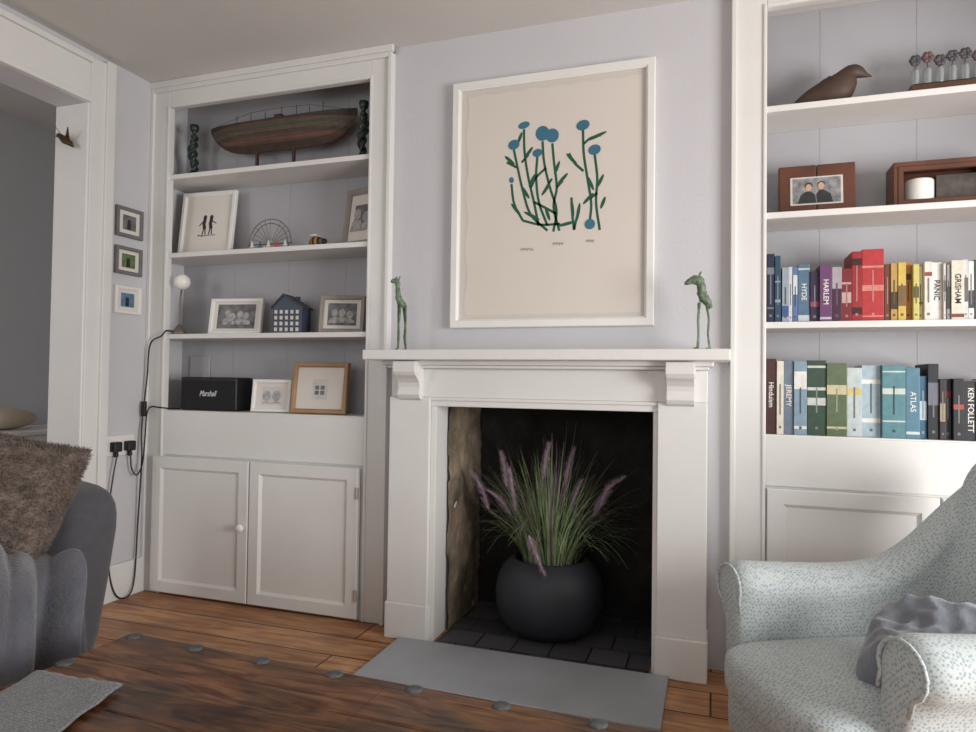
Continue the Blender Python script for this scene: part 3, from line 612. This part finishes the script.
b=MB(); b.disc(-0.026,0.100,0.010,0.013,-0.0255).disc(0.014,0.104,0.010,0.013,-0.0255); b.obj("face",M_skin,parent=e,fixn=False)
b=MB(); b.poly([(-0.062,0.043),(-0.002,0.043),(-0.006,0.074),(-0.020,0.086),(-0.034,0.086),(-0.052,0.074)],-0.0249).poly([(-0.000,0.043),(0.052,0.043),(0.044,0.074),(0.022,0.090),(0.008,0.090),(-0.002,0.074)],-0.0248)
b.disc(-0.026,0.107,0.0125,0.012,-0.0250).disc(0.014,0.111,0.012,0.010,-0.0250); b.obj("clothing",M_pdark,parent=e,fixn=False)
e=thing("display_box","dark wooden glazed box holding a white candle","box",(0.745,2.60,1.596))
b=MB(); b.box(-0.17,0.17,-0.045,0.06,0,0.012).box(-0.17,0.17,-0.045,0.06,0.143,0.158).box(-0.17,-0.158,-0.045,0.06,0.012,0.143).box(0.158,0.17,-0.045,0.06,0.012,0.143).box(-0.158,0.158,0.05,0.06,0.012,0.143); b.obj("case",M_brown,parent=e,bevel=0.002)
MB().ring(-0.158,0.158,0.012,0.143,0.018,-0.047,-0.04).obj("glazing_bar",M_brown,parent=e)
MB().box(-0.03,0.14,0.012,0.02,0.03,0.12).obj("label_panel",mat("dark_panel",s(90,84,78),0.3,0.3,30),parent=e)
MB().lathe([(0.042,0.013),(0.044,0.018),(0.044,0.098),(0.041,0.102),(0.001,0.100)],28,(-0.085,0,0)).obj("candle",M_knob,parent=e,smooth=True)

# ------------------------------------------------------------------ books
M_pages=mat("book_pages",s(214,203,180),0.9,0.05,60)
_bm={}
def bmat(c):
    if c not in _bm: _bm[c]=mat("book_cover",s(*c),0.45,0.12,40)
    return _bm[c]
M_titlew=mat("title_white",s(228,225,218),0.5,0.02); M_titled=mat("title_dark",s(46,46,52),0.5,0.02)
def book(x0,w,h,z,c,lab,group,title=None,tm=None,band=None,depth=0.15,tsize=None):
    h+=random.uniform(-0.003,0.003)
    e=thing("book",lab,"book",(x0+w/2,2.503+random.uniform(0,0.022),z),(0,0,0),group); t=0.0025; w-=0.0012
    b=MB(); b.box(-w/2,w/2,0,0.003,0,h).box(-w/2,-w/2+t,0.003,depth,0,h).box(w/2-t,w/2,0.003,depth,0,h)
    b.obj("cover",bmat(c),parent=e,bevel=0.0016)
    MB().box(-w/2+t,w/2-t,0.0035,depth-0.004,0.003,h-0.004).obj("pages",M_pages,parent=e)
    if band:
        for (a,q) in band[1]: MB().box(-w/2+0.0006,w/2-0.0006,-0.0005,0.0003,h*a,h*q).obj("spine_band",bmat(band[0]),parent=e)
    if title:
        text("title",title,tsize or min(w*0.9,0.023),tm or M_titlew,e,(0,-0.0009,h*0.52),vertical=True,bold=0.0002)
    else:   # faint tonal rule pressed down the spine, ending in a small colophon
        k=0.55 if sum(c)/3>120 else 1.0; cc=tuple(int(q*k if k<1 else q+(210-q)*0.45) for q in c)
        gw=min(w*0.10,0.0022); z0=h*random.uniform(0.26,0.34); z1=h*random.uniform(0.62,0.8)
        MB().box(-gw,gw,-0.0009,-0.0004,z0,z1).obj("spine_rule",bmat(cc),parent=e)
        MB().box(-gw*1.8,gw*1.8,-0.0009,-0.0004,h*0.08,h*0.08+gw*4).obj("colophon",bmat(cc),parent=e)
row3=[(767,775,70,(34,40,66),"dark navy hardback",None,None,((120,120,130),[(.7,.8),(.2,.22)])),(775,781,68,(40,70,92),"teal blue paperback",None,None,((150,170,180),[(.3,.34),(.6,.62)])),(782,789,56,(150,160,170),"pale blue paperback",None,None,((60,90,140),[(.1,.3)])),
(789,793,56,(205,208,212),"slim white paperback",None,None,None),(793,798,57,(90,120,160),"slim blue paperback",None,None,((210,214,218),[(.5,.85)])),(798,810,59,(84,112,136),"steel blue paperback","HYDE",M_titlew,((190,196,200),[(.02,.12),(.9,.93)])),(810,819,51,(52,40,64),"dark purple paperback",None,None,((150,60,86),[(.3,.4)])),
(819,831,58,(104,64,106),"purple paperback","HARLEM",M_titlew,((190,180,190),[(.04,.08)])),(831,841,55,(166,156,166),"lilac and dark paperback",None,None,((70,34,60),[(.0,.6)])),(841,851,53,(120,34,42),"dark red paperback",None,None,((190,160,150),[(.35,.55),(.7,.74)])),
(851,861,70,(150,40,44),"tall red hardback",None,None,((60,24,26),[(.8,.9),(.1,.2)])),(861,883,73,(176,52,54),"thick bright red hardback",None,None,((204,130,116),[(.74,.77),(.42,.50),(.06,.08)])),(883,889,57,(110,60,40),"slim brown paperback",None,None,None),
(889,896,58,(184,150,86),"gold paperback",None,None,((60,50,40),[(.2,.5)])),(896,904,58,(206,178,90),"yellow paperback",None,None,((120,90,60),[(.25,.6)])),(904,910,59,(186,134,70),"orange paperback",None,None,((90,50,30),[(.7,.8)])),(910,916,56,(204,192,110),"yellow paperback",None,None,((80,80,60),[(.4,.6)])),
(916,921,56,(212,206,180),"slim cream paperback",None,None,((90,90,84),[(.3,.34)])),(921,929,58,(220,216,208),"white paperback",None,None,((150,70,60),[(.75,.82)])),(929,940,58,(222,218,210),"white paperback with dark lettering","PANIC",M_titled,None),
(940,943,57,(210,206,198),"slim off-white paperback",None,None,((110,110,110),[(.5,.7)])),(943,947,56,(150,150,150),"slim grey paperback",None,None,((60,60,64),[(.2,.6)])),(947,960,60,(216,208,192),"cream paperback with bold lettering","GRISHAM",M_titled,((120,60,50),[(.04,.1)])),(960,965,61,(200,200,200),"pale grey paperback",None,None,((90,90,96),[(.3,.7)])),(965,971,59,(222,218,212),"white paperback",None,None,((60,60,70),[(.2,.5)])),(971,982,60,(60,60,66),"black paperback",None,None,None),(982,996,62,(222,216,200),"cream paperback",None,None,None)]
row4=[(779,784,74,(220,214,200),"slim white paperback",None,None,None),(784,794,74,(110,122,138),"grey-blue hardback","JEREMY",M_titlew,None),(794,807,74,(130,154,170),"light blue hardback",None,None,((220,220,216),[(.62,.86),(.08,.12)])),
(807,826,74,(54,76,62),"dark green hardback",None,None,((196,200,194),[(.40,.50),(.60,.64),(.9,.93)])),(826,846,73,(92,108,78),"olive green hardback",None,None,((196,188,150),[(.57,.70),(.1,.13)])),(846,861,68,(190,200,200),"pale blue hardback with yellow sun",None,None,((206,186,120),[(.60,.70)])),
(861,880,72,(166,184,194),"pale blue hardback",None,None,((222,222,216),[(.74,.8),(.2,.26)])),(880,903,73,(90,134,142),"thick teal hardback",None,None,((196,204,196),[(.60,.68),(.22,.24),(.9,.92)])),(903,917,71,(86,126,144),"blue hardback with pale lettering","ATLAS",M_titlew,((200,206,206),[(.06,.1)])),
(917,925,62,(60,100,126),"slim blue paperback",None,None,((190,200,206),[(.3,.6)])),(925,936,76,(34,36,44),"tall black hardback",None,None,((110,110,122),[(.45,.75)])),(936,942,61,(48,40,44),"slim dark brown paperback",None,None,((160,144,112),[(.3,.6)])),(942,949,60,(64,60,66),"slim dark grey paperback",None,None,((140,60,54),[(.7,.8)])),
(949,960,62,(30,30,36),"black paperback",None,None,((170,66,58),[(.5,.58)])),(960,973,58,(34,34,40),"black paperback with white lettering","KEN FOLLETT",M_titlew,None),(973,985,60,(220,214,200),"cream paperback",None,None,((60,60,60),[(.3,.6)])),(985,1000,62,(50,60,80),"dark blue hardback",None,None,None)]
def tape(x):  # shelf tape measure -> metres along the wall
    d=x-767; return 0.178+0.00326*d-1.20e-6*d*d
for rows,z,g in ((row3,1.2165,"paperbacks on the middle shelf"),(row4,0.8305,"hardbacks on the cupboard ledge")):
    if rows is row4: book(0.176,0.034,0.262,z,(70,40,38),"tall dark red hardback at the row end",g,title="Hinduism",tm=M_titlew)
    for (a,bb,hp,c,lab,ti,tm,band) in rows:
        xa=tape(a); xb=tape(bb)
        if rows is row4 and a==779: xa=0.2105
        mid=(a+bb)/2; h=hp*2.51/(478.8+.318*mid)
        book(xa,xb-xa,h,z,c,lab+" standing in the row",g,title=ti,tm=tm,band=band,depth=random.uniform(0.12,0.16))

# ------------------------------------------------------------------ armchair
M_chair=fabric_mat("blue_lattice_fabric",s(140,157,166),s(190,197,196),135,0.55,0.22,0.52)
ch=thing("armchair","pale blue patterned armchair with rolled arms and low seat","armchair",(0.495,1.87,0),(0,0,math.radians(26)))
def sm(a,b,x): t=max(0,min(1,(x-a)/(b-a))); return t*t*(3-2*t)
ARM=[(-0.345,0.512),(-0.2,0.503),(-0.05,0.497),(0.06,0.500),(0.13,0.518),(0.20,0.562),(0.26,0.618),(0.315,0.672),(0.38,0.725),(0.44,0.765),(0.48,0.785)]
def armh(x): return sum(interp(ARM,x+d) for d in (-0.03,-0.015,0,0.015,0.03))/5
def arm(side,name="arm",loc=(0,0,0)):
    L=[]; n=30
    for i in range(n+1):
        t=i/n; x=-0.345+0.79*t; hh=armh(x); r=0.070-0.020*sm(0.35,0.9,t)
        if i==0: r*=0.82; hh-=0.012
        cy=0.305-0.03*sm(0.45,1,t); cz=hh-r; iy=0.235-0.01*sm(.5,1,t); zb=0.10+0.12*sm(0.8,1,t)
        sec=[(iy,zb),(iy,0.24),(iy+0.003,cz-0.06)]
        for k in range(13):
            a=math.radians(205-k*(205+60)/12); sec.append((cy+r*1.12*math.cos(a),cz+r*math.sin(a)))
        sec+=[(cy+0.02,cz-r*1.5),(cy+0.013,0.27),(cy+0.017,zb)]
        L.append([(x,side*y,z) for y,z in sec])
    f=[[(-0.358,side*0.285+(p[1]-side*0.285)*0.72, 0.30+(p[2]-0.30)*0.86) for p in L[0]]]
    o=MB().loops(f+L).obj(name,M_chair,parent=ch,smooth=True,sub=1,loc=loc)
    # welt piping round the arm front
    F=[Vector(p) for p in L[0][2:17]]
    MB().tube([p+Vector((-0.006,0,0)) for p in F],0.0045,8).obj("piping",M_chair,parent=o,smooth=True)
    return o
arm(1); arm(-1,loc=(0.075,0.055,0))
L=[]
for i in range(17):
    t=i/16; z=0.12+0.72*t; xc=0.22+0.17*t+0.05*t*t; th=0.06*(1-0.15*t); hw=0.27
    if t>0.86: q=(t-0.86)/0.14; hw*=math.sqrt(max(0.05,1-q*q*0.45)); th*=math.sqrt(max(0.08,1-q*q*0.9))
    sec=[]
    for k in range(28):
        a=2*math.pi*k/28; ca,sa=math.cos(a),math.sin(a); e1=lambda v,p: math.copysign(abs(v)**p,v)
        yy=hw*e1(sa,0.45); wing=0.05*(abs(yy)/hw)**3
        sec.append((xc+th*e1(ca,0.7)-wing*0.9,yy,z))
    L.append(sec)
MB().loops(L).obj("backrest",M_chair,parent=ch,smooth=True,sub=1)
def rbox(name,x0,x1,y0,y1,z0,z1,m,parent,puff=0.03,p=0.35,n=18,taper=0.0):
    b=MB(); L=[]
    for j in range(n+1):
        a=-math.pi/2+math.pi*j/n; ca,sa=math.cos(a)**p if j not in(0,n) else 0.02,math.copysign(abs(math.sin(a))**p,math.sin(a))
        l=[]
        for k in range(40):
            t=2*math.pi*k/40; cx=math.copysign(abs(math.cos(t))**p,math.cos(t)); cy=math.copysign(abs(math.sin(t))**p,math.sin(t))
            X=cx*ca;Y=cy*ca; zz=sa+ (puff/((z1-z0)/2))*(1-X*X)*(1-Y*Y)*(1 if sa>0 else 0)*abs(sa)
            px=(x0+x1)/2+(x1-x0)/2*X
            if X>0: px-=taper*(1-zz)*X
            l.append((px,(y0+y1)/2+(y1-y0)/2*Y,(z0+z1)/2+(z1-z0)/2*zz))
        L.append(l)
    return b.loops(L).obj(name,m,parent=parent,smooth=True)
rbox("seat_cushion",-0.435,0.22,-0.225,0.245,0.20,0.325,M_chair,ch,0.02,0.35)
rbox("seat_rail",-0.405,0.24,-0.24,0.25,0.09,0.23,M_chair,ch,0.0,0.2)
M_leg=mat("dark_leg",s(60,34,24),0.3,0.2,12)
for x,y in ((-0.33,0.27),(-0.27,-0.23),(0.26,0.25),(0.26,-0.23)):
    MB().lathe([(0.014,0),(0.018,0.01),(0.014,0.02),(0.022,0.05),(0.027,0.08),(0.022,0.11)],18).obj("leg",M_leg,parent=ch,loc=(x,y,0),smooth=True)
def pillow(name,label,loc,rz,rx,roll,w,h,t,m,nz=0.0,seed=0,cat="cushion",pw=0.55,rdk=0.04,fq=9):
    n=40; vs=[];fs=[]
    for sgn in (1,-1):
        for j in range(n+1):
            for i in range(n+1):
                u=2*i/n-1;v=2*j/n-1; k=((1-abs(u)**2.6)*(1-abs(v)**2.6))
                rd=1-rdk*(abs(u)**4)*(abs(v)**4)
                pin=(1-0.06*(1-abs(v)**2)*(abs(u)**6))*rd ; pin2=(1-0.06*(1-abs(u)**2)*(abs(v)**6))*rd
                x=u*w/2*pin;y=v*h/2*pin2; z=sgn*t/2*max(0,k)**pw
                q=Vector((x,y,z+seed)); z+=nz*(noise.noise(q*fq)-0.5*abs(noise.noise(q*fq*2.1)))*max(0,k)**0.3; vs.append((x,y,z))
    N=(n+1)**2
    for sgn in (0,1):
        for j in range(n):
            for i in range(n):
                a=sgn*N+j*(n+1)+i; q=(a,a+1,a+n+2,a+n+1); fs.append(q if sgn==0 else q[::-1])
    R=Matrix.Rotation(math.radians(rz),3,'Z')@Matrix.Rotation(math.radians(rx),3,'X')@Matrix.Rotation(math.radians(roll),3,'Z')
    b=MB(); b.v=vs; b.f=fs; o=b.obj(name,m,loc=loc,rot=R.to_euler(),smooth=True,fixn=False)
    bm=bmesh.new(); bm.from_mesh(o.data); bmesh.ops.remove_doubles(bm,verts=bm.verts,dist=1e-4); bmesh.ops.recalc_face_normals(bm,faces=bm.faces); bm.to_mesh(o.data); bm.free()
    tag(o,label,cat); return o
M_gcush=mat("grey_chenille",s(120,125,133),0.95,0.10,30,0.25,110,sheen=0.4)
gc=pillow("cushion","soft grey chenille cushion lying on the armchair seat",(0.495,1.735,0.41),-35,28,6,0.34,0.28,0.13,M_gcush,0.05,pw=0.5,rdk=0.12,fq=11)

# ------------------------------------------------------------------ coffee table
ct=thing("coffee_table","dark reclaimed wood coffee table with iron studs along its edge","coffee table",(-0.59,0.83,0),(0,0,math.radians(-1.5)))
b=MB()
for k in range(5):
    y0=-0.36+k*0.142; b.box(-0.665,0.70,y0+0.0004,y0+0.1416,0.36,0.42-0.0008*(k%2))
b.obj("table_top",M_table,parent=ct,bevel=0.005)
M_iron=mat("iron_stud",s(92,96,98),0.5,0.4,60,metal=0.4)
def stud(x,y,z):
    MB().lathe([(0.018,0),(0.018,0.0015),(0.014,0.0035),(0.008,0.0042),(0.0005,0.0045)],9).obj("stud",M_iron,parent=ct,loc=(x,y,z))
for k in range(8): stud(-0.638+k*0.173,0.332,0.4195)
for k in range(4): stud(-0.65,0.332-0.155*(k+1),0.4195)
for x,y in ((-0.61,-0.30),(-0.61,0.29),(0.64,-0.30),(0.64,0.29)): MB().box(x-0.04,x+0.04,y-0.04,y+0.04,0,0.36).obj("leg",M_table,parent=ct,bevel=0.006)
MB().box(-0.60,0.63,-0.28,0.27,0.27,0.36).obj("apron",M_table,parent=ct,bevel=0.004)
M_matg=fabric_mat("grey_weave",s(138,138,141),s(98,100,104),230,0.5,0.25,0.6)
n=40; b=MB()
for j in range(n+1):
    for i in range(n+1):
        u=i/n;v=j/n; x=-1.23+0.20*u+0.10*(1-v)+0.006*noise.noise(Vector((v*9,u*3,5))); y=0.56+0.40*v+0.012*u*v+0.006*noise.noise(Vector((u*9,v*3,1)))
        z=0.4215+0.004+0.004*(1+noise.noise(Vector((x*14,y*14,0)))); b.v.append((x,y,z))
for j in range(n):
    for i in range(n): a=j*(n+1)+i; b.f.append((a,a+1,a+n+2,a+n+1))
o=b.obj("table_mat",M_matg,smooth=True,fixn=False); q=o.modifiers.new("th",'SOLIDIFY'); q.thickness=0.004; q.offset=0; tag(o,"grey woven cloth mat lying on the coffee table","mat")

# ------------------------------------------------------------------ sofa, cushion, throw
M_sofa=mat("charcoal_upholstery",s(78,78,84),0.85,0.1,40,0.3,300,sheen=0.2)
so=thing("sofa","dark charcoal upholstered sofa with rounded arms","sofa",(-2.05,0.8,0))
rbox("arm",-0.42,0.345,0.62,0.84,0.06,0.675,M_sofa,so,0.0,0.36,taper=0.06)
rbox("seat",-0.40,0.40,-0.9,0.64,0.08,0.42,M_sofa,so,0.02,0.25)
rbox("backrest",-0.45,-0.22,-0.95,0.62,0.1,0.66,M_sofa,so,0.0,0.3)
for x,y in ((-0.35,0.70),(0.15,0.70),(0.3,-0.8),(-0.35,-0.8)): MB().lathe([(0.018,0),(0.025,0.09)],14).obj("leg",M_leg,parent=so,loc=(x,y,0))
M_fur=mat("brown_faux_fur",s(118,103,94),0.95,0.35,30,0.6,120,sheen=0.2)
furc=pillow("cushion","brown faux fur cushion propped on the sofa",(-1.84,1.24,0.66),24,66,-12,0.46,0.40,0.22,M_fur,0.035,pw=0.55,rdk=-0.02)
fur(furc,42000,0.013,0.0008,M_fur,2,0.4,lean=(0.15,-0.2,0),clump=0.8)
M_throw=mat("charcoal_throw",s(90,91,99),0.95,0.14,16,0.5,110,sheen=0.35)
n=150; b=MB()
prof=[(-1.90,0.44),(-1.78,0.455),(-1.68,0.465),(-1.59,0.445),(-1.53,0.38),(-1.50,0.28),(-1.49,0.15),(-1.49,0.03)]
PR=catmull([(p[0],0,p[1]) for p in prof],14)
for j in range(n+1):
    for i,p in enumerate(PR):
        v=j/n; y=0.62+0.75*v; k=i/(len(PR)-1)
        q=Vector((p.x*3,y*4,p.z*3))
        ph=y*30+p.x*13+k*6+3.2*noise.noise(q*0.5)
        r1=1-abs(math.sin(ph*0.5)); r2=1-abs(math.sin(ph*0.83+1.1+k*3))     # sharp-crested drape folds
        d=0.07*(1-r1**0.8)+0.035*(1-r2)+0.012*noise.noise(q*3)-0.005
        y2=y-0.14*k*(v-0.5)*2+0.025*math.sin(ph*0.4)*k
        e_=min(1,v/0.05,(1-v)/0.05); d=(d+0.03)*max(0.1,e_)
        b.v.append((p.x+d*(0.35+0.65*k),y2,p.z+d*(1-0.5*k)+0.02*(1-k)*e_))
m_=len(PR)
for j in range(n):
    for i in range(m_-1): a=j*m_+i; b.f.append((a,a+m_,a+m_+1,a+1))
o=b.obj("throw_blanket",M_throw,smooth=True,fixn=False)
if sum((p.normal.z for p in o.data.polygons))<0: o.data.flip_normals()
tag(o,"charcoal plush throw blanket draped over the sofa seat","blanket")

# ------------------------------------------------------------------ lights
def area(name,loc,target,sx,sy,power,col):
    l=bpy.data.lights.new(name,'AREA'); l.shape='RECTANGLE'; l.size=sx; l.size_y=sy; l.energy=power; l.color=col
    o=bpy.data.objects.new(name,l); COL.objects.link(o); o.location=loc
    d=Vector(target)-Vector(loc); o.rotation_euler=d.to_track_quat('-Z','Y').to_euler(); return o
area("window_light",(2.5,0.7,1.05),(-1.5,2.35,0.75),1.3,1.3,100,(1.0,0.99,0.98))
area("rear_fill_light",(-0.3,-2.2,1.2),(-0.6,2.5,0.9),1.8,1.3,20,(1.0,0.99,0.98))  # unseen fill light added behind the camera
area("hall_fill_light",(-3.1,-1.2,1.7),(-3.4,2.6,1.4),0.6,1.2,17,(0.99,0.99,1.0))  # fill light added to brighten the adjoining room, no window modelled
w=bpy.data.worlds.new("world"); scene.world=w; w.use_nodes=True
w.node_tree.nodes["Background"].inputs[0].default_value=(0.985,0.985,0.99,1); w.node_tree.nodes["Background"].inputs[1].default_value=0.28

# ------------------------------------------------------------------ camera
f,ps,th,ro=669.11,0.3237,0.0225,0.0132
fw=Vector((-math.sin(ps)*math.cos(th),math.cos(ps)*math.cos(th),math.sin(th))); R0=Vector((math.cos(ps),math.sin(ps),0)); U0=R0.cross(fw)
right=R0*math.cos(ro)+U0*math.sin(ro); up=-R0*math.sin(ro)+U0*math.cos(ro)
cam=bpy.data.cameras.new("camera"); cam.sensor_width=36; cam.sensor_fit='HORIZONTAL'; cam.lens=f/976*36; cam.clip_start=0.05
co=bpy.data.objects.new("camera",cam); COL.objects.link(co)
Mx=Matrix((right,up,-fw)).transposed().to_4x4(); Mx.translation=Vector((0,0,1.0)); co.matrix_world=Mx
scene.camera=co
